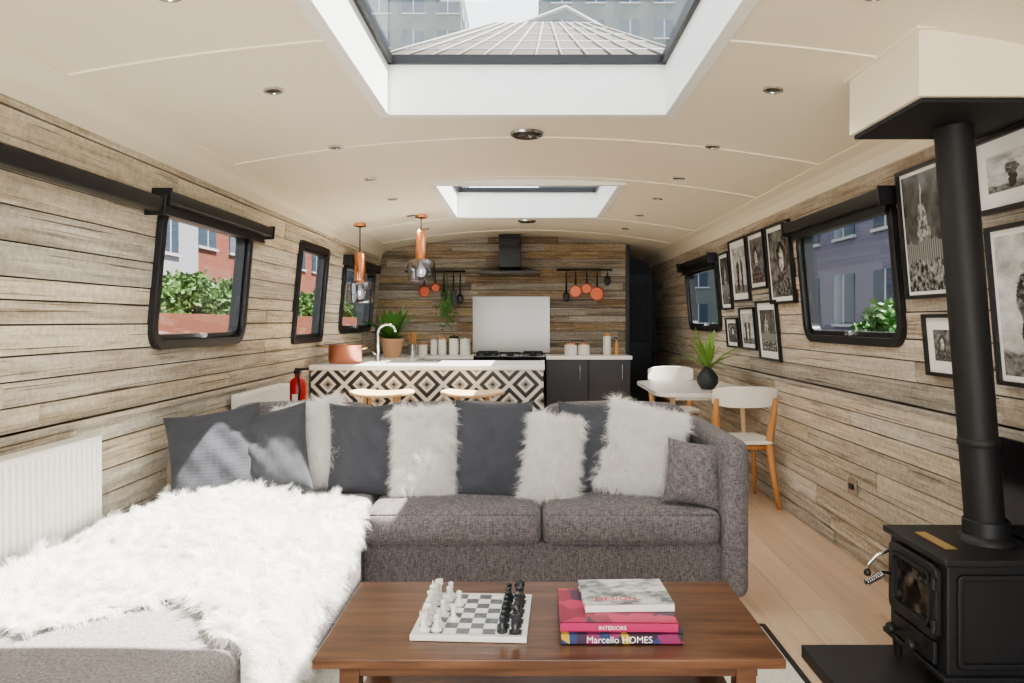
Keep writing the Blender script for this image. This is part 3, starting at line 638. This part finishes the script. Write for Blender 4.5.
for nm,a,b in(('left',-1.77,-.59),('right',.21,1.14)):
    box('carcass_'+nm,a,b,8.16,8.70,.09,.875,greycab,g); box('plinth_'+nm,a,b,8.2,8.7,0,.09,black,g); box('worktop_'+nm,a,b+.02 if b>1 else b,8.135,8.71,.875,.915,quartz,g,.003)
    n=3 if nm=='left' else 2
    for i in range(n):
        w=(b-a)/n; box('door_%s_%d'%(nm,i),a+w*i+.004,a+w*(i+1)-.004,8.14,8.16,.10,.865,greycab,g,.003)
        if not(nm=='left' and i<2): tube('handle_%s_%d'%(nm,i),[(a+w*i+w*.8,8.14,.82),(a+w*i+w*.8,8.11,.82),(a+w*i+w*.8,8.11,.66),(a+w*i+w*.8,8.14,.66)],.005,steel,g,n=6)
g=grp('range_cooker',(-.19,8.4,0)); box('body',-.58,.20,8.12,8.70,.05,.88,blackgloss,g,.004); box('hob',-.585,.203,8.09,8.71,.88,.92,blackgloss,g,.004); box('control_panel',-.575,.195,8.095,8.12,.79,.87,steel,g,.004)
for i in range(6): lathe('knob_%d'%i,[(0,.03),(.018,.03),(.02,0)],(-.50+i*.125,8.095,.83),black,g,16,mtx=Matrix.Rotation(pi/2,4,'X'))
for i,(a,b) in enumerate(((-.45,8.25),(-.19,8.25),(.07,8.25),(-.45,8.55),(.07,8.55))):
    lathe('burner_%d'%i,[(0,.935),(.04,.935),(.045,.92)],(a,b,0),iron,g,16); box('grate_a_%d'%i,a-.11,a+.11,b-.006,b+.006,.94,.955,iron,g); box('grate_b_%d'%i,a-.006,a+.006,b-.11,b+.11,.94,.955,iron,g); box('grate_c_%d'%i,a-.11,a-.10,b-.11,b+.11,.92,.955,iron,g); box('grate_d_%d'%i,a+.10,a+.11,b-.11,b+.11,.92,.955,iron,g)
tube('oven_rail',[(-.5,8.12,.74),(-.5,8.07,.74),(.12,8.07,.74),(.12,8.12,.74)],.01,steel,g)
g=grp('splashback',(-.19,8.72,1.2)); box('panel',-.64,.27,8.712,8.727,.93,1.59,simple('glass_panel_grey',(.52,.51,.47),.15),g,.003)
g=grp('cooker_hood',(-.19,8.5,1.9)); box('chimney',-.32,-.07,8.45,8.725,1.90,2.29,blackgloss,g,.004)
V=[(-.32,8.45,1.92),(-.07,8.45,1.92),(-.07,8.725,1.92),(-.32,8.725,1.92),(-.54,8.22,1.86),(.15,8.22,1.86),(.15,8.725,1.86),(-.54,8.725,1.86),(-.54,8.22,1.83),(.15,8.22,1.83),(.15,8.725,1.83),(-.54,8.725,1.83)]
mesh_obj('canopy',V,[(0,1,2,3),(0,4,5,1),(1,5,6,2),(2,6,7,3),(3,7,4,0),(4,8,9,5),(5,9,10,6),(6,10,11,7),(7,11,8,4),(8,11,10,9)],blackgloss,g)
def rail(x0,x1,z,items):
    g=grp('utensil_rail',((x0+x1)/2,8.68,z)); tube('bar',[(x0,8.66,z),(x1,8.66,z)],.012,black,g); 
    for x in(x0+.03,x1-.03): tube('mount',[(x,8.72,z),(x,8.66,z)],.008,black,g); 
    for x,kind,L in items:
        tube('hook',[(x,8.655,z+.012),(x,8.64,z),(x,8.645,z-.04)],.004,black,g,n=6)
        zt=z-.04
        if kind=='pan':
            tube('pan_handle',[(x,8.64,zt),(x,8.64,zt-L)],.009,black,g,[.7,1.2],8); r=.5*L
            lathe('pan',[(0,-.005),(r*.9,-.005),(r,.04),(r*1.04,.04),(r*.95,-.01),(0,-.01)],(x,8.66,zt-L-r),copperd,g,24,mtx=Matrix.Rotation(pi/2,4,'X'))
        elif kind=='spoon':
            tube('handle',[(x,8.64,zt),(x,8.64,zt-L)],.009,black,g,[.8,1.1],8); 
            lathe('bowl',[(0,-.06),(.03,-.04),(.04,0),(.03,.045),(0,.06)],(x,8.645,zt-L-.04),black,g,14,mtx=Matrix.Scale(.3,4,(0,1,0)))
        else:
            tube('handle',[(x,8.64,zt),(x,8.64,zt-L*.5)],.009,black,g); box('blade',x-.04,x+.04,8.638,8.646,zt-L,zt-L*.5,black,g,.003)
rail(-1.43,-.72,1.88,[(-1.20,'pan',.13),(-1.07,'pan',.10),(-.97,'spoon',.20),(-.86,'slice',.36),(-.78,'spoon',.24)])
rail(.35,1.0,1.90,[(.46,'spoon',.24),(.57,'pan',.14),(.70,'pan',.12),(.82,'pan',.16),(.94,'spoon',.05)])
def plant(name,c,pot,n,L,w,mat,spreadr=.6,arch=.6,seed=1):
    rr=random.Random(seed); g=grp(name,c); top=pot(g,c); V=[];F=[]
    for i in range(n):
        az=rr.uniform(0,2*pi); el=rr.uniform(.45,1.35); l=L*rr.uniform(.6,1.1); K=6; k0=len(V)
        for k in range(K+1):
            t=k/K; rd=l*t*math.cos(el)*spreadr*1.4; z=l*t*math.sin(el)-arch*l*t*t*math.cos(el)*.8
            ww=w*math.sin(pi*min(1,.08+t*.92))*rr.uniform(.95,1.05)
            for sg in(-1,1): V.append((c[0]+rd*math.cos(az)-sg*ww*math.sin(az),c[1]+rd*math.sin(az)+sg*ww*math.cos(az),top+z))
        for k in range(K): F.append((k0+2*k,k0+2*k+1,k0+2*k+3,k0+2*k+2))
    mesh_obj('foliage',V,F,mat,g,True); return g
def terrapot(g,c):
    lathe('pot',[(0,0),(.085,0),(.115,.17),(.125,.17),(.125,.20),(.10,.20),(.095,.17),(0,.17)],c,terra,g); return c[2]+.17
def vasepot(g,c):
    lathe('vase',[(0,0),(.05,0),(.085,.05),(.085,.10),(.05,.15),(.03,.17),(.035,.185),(.025,.185),(.02,.16),(0,.15)],c,simple('dark_vase',(.04,.045,.05),.35),g); return c[2]+.16
plant('potted_plant',(-1.43,7.85,.915),terrapot,30,.58,.05,leaf,.6,.5,seed=2)
g=grp('hanging_herbs',(-.93,8.58,1.6)); V=[];F=[]
for i in range(220):
    p=Vector((-.93+R.gauss(0,.045),8.60+R.uniform(-.02,.01),1.45+R.gauss(0,.09))); d=Vector((R.gauss(0,1),R.gauss(0,.3),R.gauss(0,1))).normalized()*.03; e=Vector((R.gauss(0,1),R.gauss(0,.2),R.gauss(0,1))).normalized()*.015; k=len(V); V+=[p,p+d*.5+e,p+d,p+d*.5-e]; F.append((k,k+1,k+2,k+3))
mesh_obj('leaves',V,F,leaf,g); tube('string',[(-.93,8.64,1.86),(-.93,8.60,1.5)],.004,leaf,g)
def can(x,y,r,h,mt,lid,z=.915):
    g=grp('storage_canister',(x,y,z)); lathe('jar',[(0,0),(r,0),(r*1.02,.01),(r,h*.85),(r*.9,h*.88),(0,h*.88)],(x,y,z),mt,g,20); lathe('lid',[(r*.95,h*.88),(r*.98,h*.9),(r*.95,h),(r*.2,h),(r*.2,h*1.06),(0,h*1.06)],(x,y,z),lid,g,20)
for x,y,r,h,mt,ld in((-1.20,8.5,.055,.13,cerwhite,oak),(-1.07,8.52,.04,.17,cerwhite,cerwhite),(-.97,8.48,.045,.20,cerwhite,oak),(-.84,8.5,.055,.21,cerwhite,black),(-.71,8.5,.06,.18,cerwhite,cerwhite),(.50,8.45,.07,.13,cerwhite,copper),(.65,8.47,.07,.13,cerwhite,copper),(.92,8.5,.045,.24,cerwhite,oak)): can(x,y,r,h,mt,ld)
g=grp('soap_bottle',(1.03,8.5,.915)); lathe('bottle',[(0,0),(.03,0),(.03,.11),(.01,.14),(.01,.17),(0,.17)],(1.03,8.5,.915),oak,g); tube('pump',[(1.03,8.5,1.085),(1.03,8.5,1.11),(1.00,8.48,1.11)],.005,black,g)
g=grp('utensil_jar',(-1.3,8.4,.915)); lathe('jar',[(0,0),(.05,0),(.055,.12),(.048,.12),(.045,.01),(0,.01)],(-1.30,8.4,.915),steel,g)
for i in range(5): a=i*1.25; tube('spoon_%d'%i,[(-1.30,8.4,.93),(-1.30+.05*math.cos(a),8.4+.05*math.sin(a),1.17)],.006,oak,g,[1,1.8])
px,py=-1.56,6.35
g=grp('copper_stockpot',(px,py,zi)); lathe('pot',[(0,0),(.13,0),(.14,.015),(.14,.15),(.145,.155),(.135,.155),(.13,.02),(0,.02)],(px,py,zi),potpink,g,32); 
tube('long_handle',[(px-.13,py,zi+.13),(px-.24,py-.02,zi+.15)],.008,brass,g)
tube('loop_handle',[(px+.14,py-.05,zi+.12),(px+.18,py-.03,zi+.13),(px+.18,py+.03,zi+.13),(px+.14,py+.05,zi+.12)],.007,brass,g)
g=grp('kitchen_faucet',(-1.2,6.6,zi)); fx=-1.33; cyl('base',(fx,6.6,zi),(fx,6.6,zi+.06),.025,.02,steel,g); tube('spout',[(fx,6.6,zi+.05)]+[(fx+.08-.08*math.cos(t),6.6,zi+.25+.08*math.sin(t)) for t in np.linspace(0,pi*.95,10)],.011,steel,g); tube('lever',[(fx,6.6,zi+.05),(fx-.06,6.6,zi+.09)],.007,steel,g)
g=grp('sink_basin',(-1.0,6.5,zi)); ring('rim',lambda a,b,o:(a,b,o),(-1.22,-.76,6.32,6.66),.02,.03,zi+.0005,zi+.004,steel,g); box('bowl',-1.20,-.78,6.34,6.64,zi+.0002,zi+.002,simple('sink_dark',(.08,.08,.085),.3),g)
# pendants
bulbm=simple('bulb_white',(.85,.85,.85),.3)
for x,zb in((-.945,1.66),(-1.49,1.46)):
    y=6.6; z=zc(x)-.001; g=grp('pendant_lamp',(x,y,zb))
    lathe('ceiling_rose',[(0,0),(.055,0),(.055,-.025),(.01,-.035),(0,-.035)],(x,y,z),copper,g); tube('cord',[(x,y,z-.03),(x,y,zb+.44)],.005,black,g)
    lathe('copper_sleeve',[(0,.45),(.03,.45),(.045,.43),(.05,.20),(.05,.17),(.045,.17),(.045,.2)],(x,y,zb),copper,g)
    lathe('glass_shade',[(.05,.20),(.115,.18),(.125,.15),(.118,.02),(.110,.0),(.106,.0),(.114,.02),(.121,.15),(.112,.175),(.05,.195)],(x,y,zb),jarglass,g)
    lathe('bulb',[(0,.0),(.03,.01),(.04,.04),(.035,.07),(.015,.11),(.015,.17),(0,.17)],(x,y,zb+.03),bulbm ,g)
# stools
for x in(-1.12,-.42):
    yy=5.72; g=grp('bar_stool',(x,yy,0)); 
    o=softbox('seat',x-.25,x+.25,yy-.17,yy+.17,.72,.75,.014,blond,g,0,14)
    for v in o.data.vertices: v.co.z+=.015*((v.co.x-x)/.25)**2; v.co.x=x+(v.co.x-x)*(1-.25*((v.co.y-yy)/.17)**2)
    for i,(a,b) in enumerate(((-1,-1),(1,-1),(-1,1),(1,1))): tube('leg_%d'%i,[(x+a*.11,yy+b*.09,.725),(x+a*.18,yy+b*.15,.002)],.015,blond,g,[1,.75])
    for b in(-1,1): tube('rung_%d'%(b+1),[(x-.16,yy+b*.13,.25),(x+.16,yy+b*.13,.25)],.009,black,g)
    for a in(-1,1): tube('side_rung_%d'%(a+1),[(x+a*.16,yy-.13,.25),(x+a*.16,yy+.13,.25)],.009,black,g)
# ------------------------------------------------------------------ dining set
g=grp('dining_table',(1.4,6.3,0))
out=rrect(1.00,1.765,5.62,6.85,.14,8); n=len(out)
V=[(a,b,z) for z in(.72,.75) for a,b in out]; F=[(i,(i+1)%n,n+(i+1)%n,n+i) for i in range(n)]+[tuple(range(n))[::-1],tuple(range(n,2*n))]
mesh_obj('top',V,F,quartz,g)
for i,(a,b) in enumerate(((1.14,5.78),(1.68,5.78),(1.14,6.7),(1.68,6.7))): tube('leg_%d'%i,[(a,b,.72),(a+(a-1.4)*.1,b+(b-6.24)*.06,.002)],.022,blond,g,[1,.65])
box('apron',1.12,1.70,5.78,6.7,.68,.72,whitepaint,g)
def chair(cx,cy,face):
    g=grp('dining_chair',(cx,cy,0)); f=face
    o=softbox('seat',cx-.225,cx+.225,cy-.21,cy+.21,.435,.465,.015,cerwhite,g,0,14)
    for v in o.data.vertices: 
        t=(v.co.y-cy)/.21; v.co.x=cx+(v.co.x-cx)*(1-.12*t*t); v.co.z-=.015*(1-((v.co.x-cx)/.22)**2)*(1-t*t)
    for i,(a,b) in enumerate(((-1,1),(1,1))): tube('front_leg_%d'%i,[(cx+a*.17,cy+f*.16,.44),(cx+a*.20,cy+f*.20,.002)],.019,oak,g,[1,.65])
    for i,a in enumerate((-1,1)): tube('back_leg_%d'%i,[(cx+a*.225,cy-f*.27,.002),(cx+a*.195,cy-f*.22,.25),(cx+a*.18,cy-f*.18,.45),(cx+a*.20,cy-f*.21,.62),(cx+a*.205,cy-f*.245,.76)],.024,oak,g,[.65,.95,1.15,.95,.7])
    tube('rail_back',[(cx-.19,cy-f*.17,.41),(cx+.19,cy-f*.17,.41)],.015,oak,g);tube('rail_front',[(cx-.17,cy+f*.15,.41),(cx+.17,cy+f*.15,.41)],.015,oak,g)
    for a in(-1,1): tube('rail_side',[(cx+a*.18,cy-f*.17,.41),(cx+a*.165,cy+f*.15,.41)],.015,oak,g)
    V=[];F=[];K=14
    for k in range(K+1):
        t=-1+2*k/K; x=cx+t*.225; yb=cy-f*(.265-.07*t*t); hh=.075*(1-.35*t**4); zc_=.775
        for yy,zz in((yb-f*.0,zc_-hh),(yb-f*.014,zc_-hh),(yb-f*.03,zc_+hh),(yb-f*.016,zc_+hh)): V.append((x,yy,zz))
    for k in range(K):
        for j in range(4): F.append((4*k+j,4*k+(j+1)%4,4*k+4+(j+1)%4,4*k+4+j))
    F+=[(0,1,2,3),(4*K+3,4*K+2,4*K+1,4*K)]
    bev(mesh_obj('backrest',V,F,cerwhite,g,True),.006)
chair(1.515,5.36,1); chair(1.42,7.10,-1)
plant('potted_palm',(1.46,5.98,.75),vasepot,26,.42,.02,leaf2,.9,.7,seed=5)
# ------------------------------------------------------------------ exterior
ex_brick=M('brick',.9); c=ex_brick.co(); bt=ex_brick.node('ShaderNodeTexBrick'); sx=ex_brick.sep(c); cb=ex_brick.node('ShaderNodeCombineXYZ'); ex_brick.set(cb.inputs[0],ex_brick.math('ADD',sx[0],sx[1])); ex_brick.set(cb.inputs[1],sx[2]); ex_brick.set(bt.inputs['Vector'],cb.outputs[0]); bt.inputs['Scale'].default_value=3; bt.inputs['Color1'].default_value=(.20,.05,.028,1);bt.inputs['Color2'].default_value=(.15,.04,.022,1);bt.inputs['Mortar'].default_value=(.17,.11,.09,1); ex_brick.col(bt.outputs[0]); brick=ex_brick.m
render_=simple('pale_render',(.26,.26,.29),.8); greenrender=simple('grey_green_render',(.11,.13,.125),.8); lilac=simple('lilac_cladding',(.11,.105,.15),.7); exglass=simple('building_glass',(.05,.07,.10),.1); slab=simple('concrete',(.25,.25,.24),.9); extrim=simple('facade_trim',(.35,.35,.35),.7)
def building(name,x0,x1,y0,y1,h,mat,step=3.0,ww=1.6,wh=1.7,fl=3):
    g=grp(name,((x0+x1)/2,(y0+y1)/2,0)); box('mass',x0,x1,y0,y1,-.5,h,mat,g); 
    V=[];F=[];V2=[];F2=[]
    z=1.2
    def add(V,F,a0,a1,b0,b1,c0,c1):
        k=len(V); V+=[(x,y,z_) for x in(a0,a1) for y in(b0,b1) for z_ in(c0,c1)]; F+=[tuple(k+i for i in f) for f in BF]
    while z+wh<h:
        y=y0+.8
        while y+ww<y1:
            for xx in (x0,x1): add(V,F,xx-.04,xx+.04,y,y+ww,z,z+wh); add(V2,F2,xx-.06,xx+.06,y+ww/2-.04,y+ww/2+.04,z,z+wh); add(V2,F2,xx-.1,xx+.1,y-.1,y+ww+.1,z-.1,z)
            y+=step
        x=x0+.8
        while x+ww<x1:
            add(V,F,x,x+ww,y0-.04,y0+.04,z,z+wh); add(V2,F2,x+ww/2-.04,x+ww/2+.04,y0-.06,y0,z,z+wh); add(V2,F2,x-.1,x+ww+.1,y0-.1,y0,z-.1,z); x+=step
        z+=fl
    if V: mesh_obj('glazing',V,F,exglass,g); mesh_obj('window_trim',V2,F2,extrim,g)
building('brick_apartment_building',-21,-12.6,27.5,46,14,brick); building('white_apartment_building',-26,-12,8,27,5.2,render_,2.2,1.2,1.2,2.4); building('white_apartment_building',-26,-15,50,70,12,render_)
building('clad_apartment_building',11,20,6,30,12,lilac); building('tower_block',1.0,18,52,64,30,greenrender,2.4,1.3,1.3,2.5); building('tower_block',-18,-5.0,56,64,27,greenrender,2.6,1.6,1.3,2.6); building('brick_tower',19,30,45,60,26,brick)
g=grp('quayside_canopy_roof',(0,30,0)); roofm=simple('weathered_roof',(.075,.058,.042),.8); bm_=simple('canopy_beam',(.26,.26,.25),.7)
c0=[Vector((-5.6,27,10.9)),Vector((6.2,27,10.9)),Vector((3.2,37,16.2)),Vector((-1.6,37,16.2))]
mesh_obj('roof',c0,[(0,1,2,3)],roofm,g)
for i in range(13):
    t=i/12; tube('rafter_%d'%i,[c0[0].lerp(c0[1],t)+Vector((0,-.1,.0)),c0[3].lerp(c0[2],t)+Vector((0,-.1,0))],.05,bm_,g,n=6)
for i in range(6):
    t=i/5; tube('batten_%d'%i,[c0[0].lerp(c0[3],t)+Vector((0,-.1,-.05)),c0[1].lerp(c0[2],t)+Vector((0,-.1,-.05))],.05,bm_,g,n=6)
tube('ridge_truss',[(-9,38,13.2),(2,38,17.4),(10,38,13.0)],.14,bm_,g,n=6)
for x in(-5.5,6): cyl('post',(x,27.2,-.4),(x,27.2,10.9),.15,.15,slab,g)
box('quay_ground',-60,60,-30,90,-.9,-.46,slab)
m=M('canal_water',.08,(.05,.07,.06)); m.bump(m.noise(m.co(),2,4),.3,.05); box('canal_water_surface',-3.2,3.4,-25,60,-.45,-.40,m.m)
g=grp('quay_hedge_planter',(-5,11,0)); box('planter_box',-5.6,-4.6,5,20,-.45,1.40,simple('rust_timber',(.16,.055,.03),.8),g)
def hedge(g,x0,x1,y0,y1,z0,z1,n,mat,sz=.09):
    Pp=np.stack([NR.uniform(x0,x1,n),NR.uniform(y0,y1,n),z0+(z1-z0)*NR.random(n)**.8],-1); Pp[:,2]+=.14*np.sin(Pp[:,1]*3.1)+.09*np.sin(Pp[:,1]*7+Pp[:,0])
    a=NR.normal(0,1,(n,3));a/=np.linalg.norm(a,axis=1,keepdims=True);b=np.cross(a,NR.normal(0,1,(n,3)));b/=np.linalg.norm(b,axis=1,keepdims=True)
    V=np.stack([Pp,Pp+a*sz*.5+b*sz*.3,Pp+a*sz,Pp+a*sz*.5-b*sz*.3],1).reshape(-1,3); Q=np.arange(4*n).reshape(-1,4); fastmesh('foliage',V,Q,mat,g,False)
hleaf=simple('hedge_leaf',(.06,.13,.025),.6)
hedge(g,-5.5,-4.7,5,20,1.35,1.78,34000,hleaf,.10)
g=grp('quay_shrubs',(4.4,6,0)); box('planter_box',4.0,5.0,4,14,-.45,.95,slab,g); hedge(g,4.05,4.9,4.5,9.3,.9,1.30,16000,leaf,.09)
# ------------------------------------------------------------------ lights / world / camera
w=bpy.data.worlds.new('World'); S.world=w; w.use_nodes=True; bg=w.node_tree.nodes['Background']; bg.inputs[0].default_value=(.84,.92,1,1); bg.inputs[1].default_value=2.8
L=bpy.data.lights.new('sun','SUN'); L.energy=24; L.angle=.01; L.color=(1,.95,.87); o=bpy.data.objects.new('sun',L); S.collection.objects.link(o); o.rotation_euler=Vector((-.50,.04,-.87)).to_track_quat('-Z','Y').to_euler()
L=bpy.data.lights.new('front_fill_area','AREA'); L.shape='RECTANGLE'; L.size=2.5; L.size_y=2.0; L.energy=150; L.color=(1,.97,.92); o=bpy.data.objects.new('front_fill_area',L); S.collection.objects.link(o); o.location=(0,YB-.3,1.2); o.rotation_euler=(pi/2,0,0)  # added fill lamp behind the camera, brightens the whole interior
for y in(3.0,4.86,6.55,7.5):
    for x in(-1.03,1.0):
        L=bpy.data.lights.new('downlight_fill','SPOT'); L.energy=16; L.spot_size=2.3; L.spot_blend=.6; L.shadow_soft_size=.04; L.color=(1,.90,.76); o=bpy.data.objects.new('downlight_fill',L); S.collection.objects.link(o); o.location=(x,y,zc(x)-.03)  # fill spots added below the downlights, which are unlit themselves
try:
    S.view_settings.view_transform='AgX'; S.view_settings.look='AgX - Medium High Contrast'; S.view_settings.exposure=.10
except Exception as e_: print(e_)
cam=bpy.data.cameras.new('camera'); cam.lens=26.0; cam.sensor_width=36; cam.shift_x=-.0146; cam.shift_y=-.020; cam.clip_start=.05; cam.clip_end=300
o=bpy.data.objects.new('camera',cam); S.collection.objects.link(o); o.location=(0,0,1.3); o.rotation_euler=(pi/2,0,0); S.camera=o
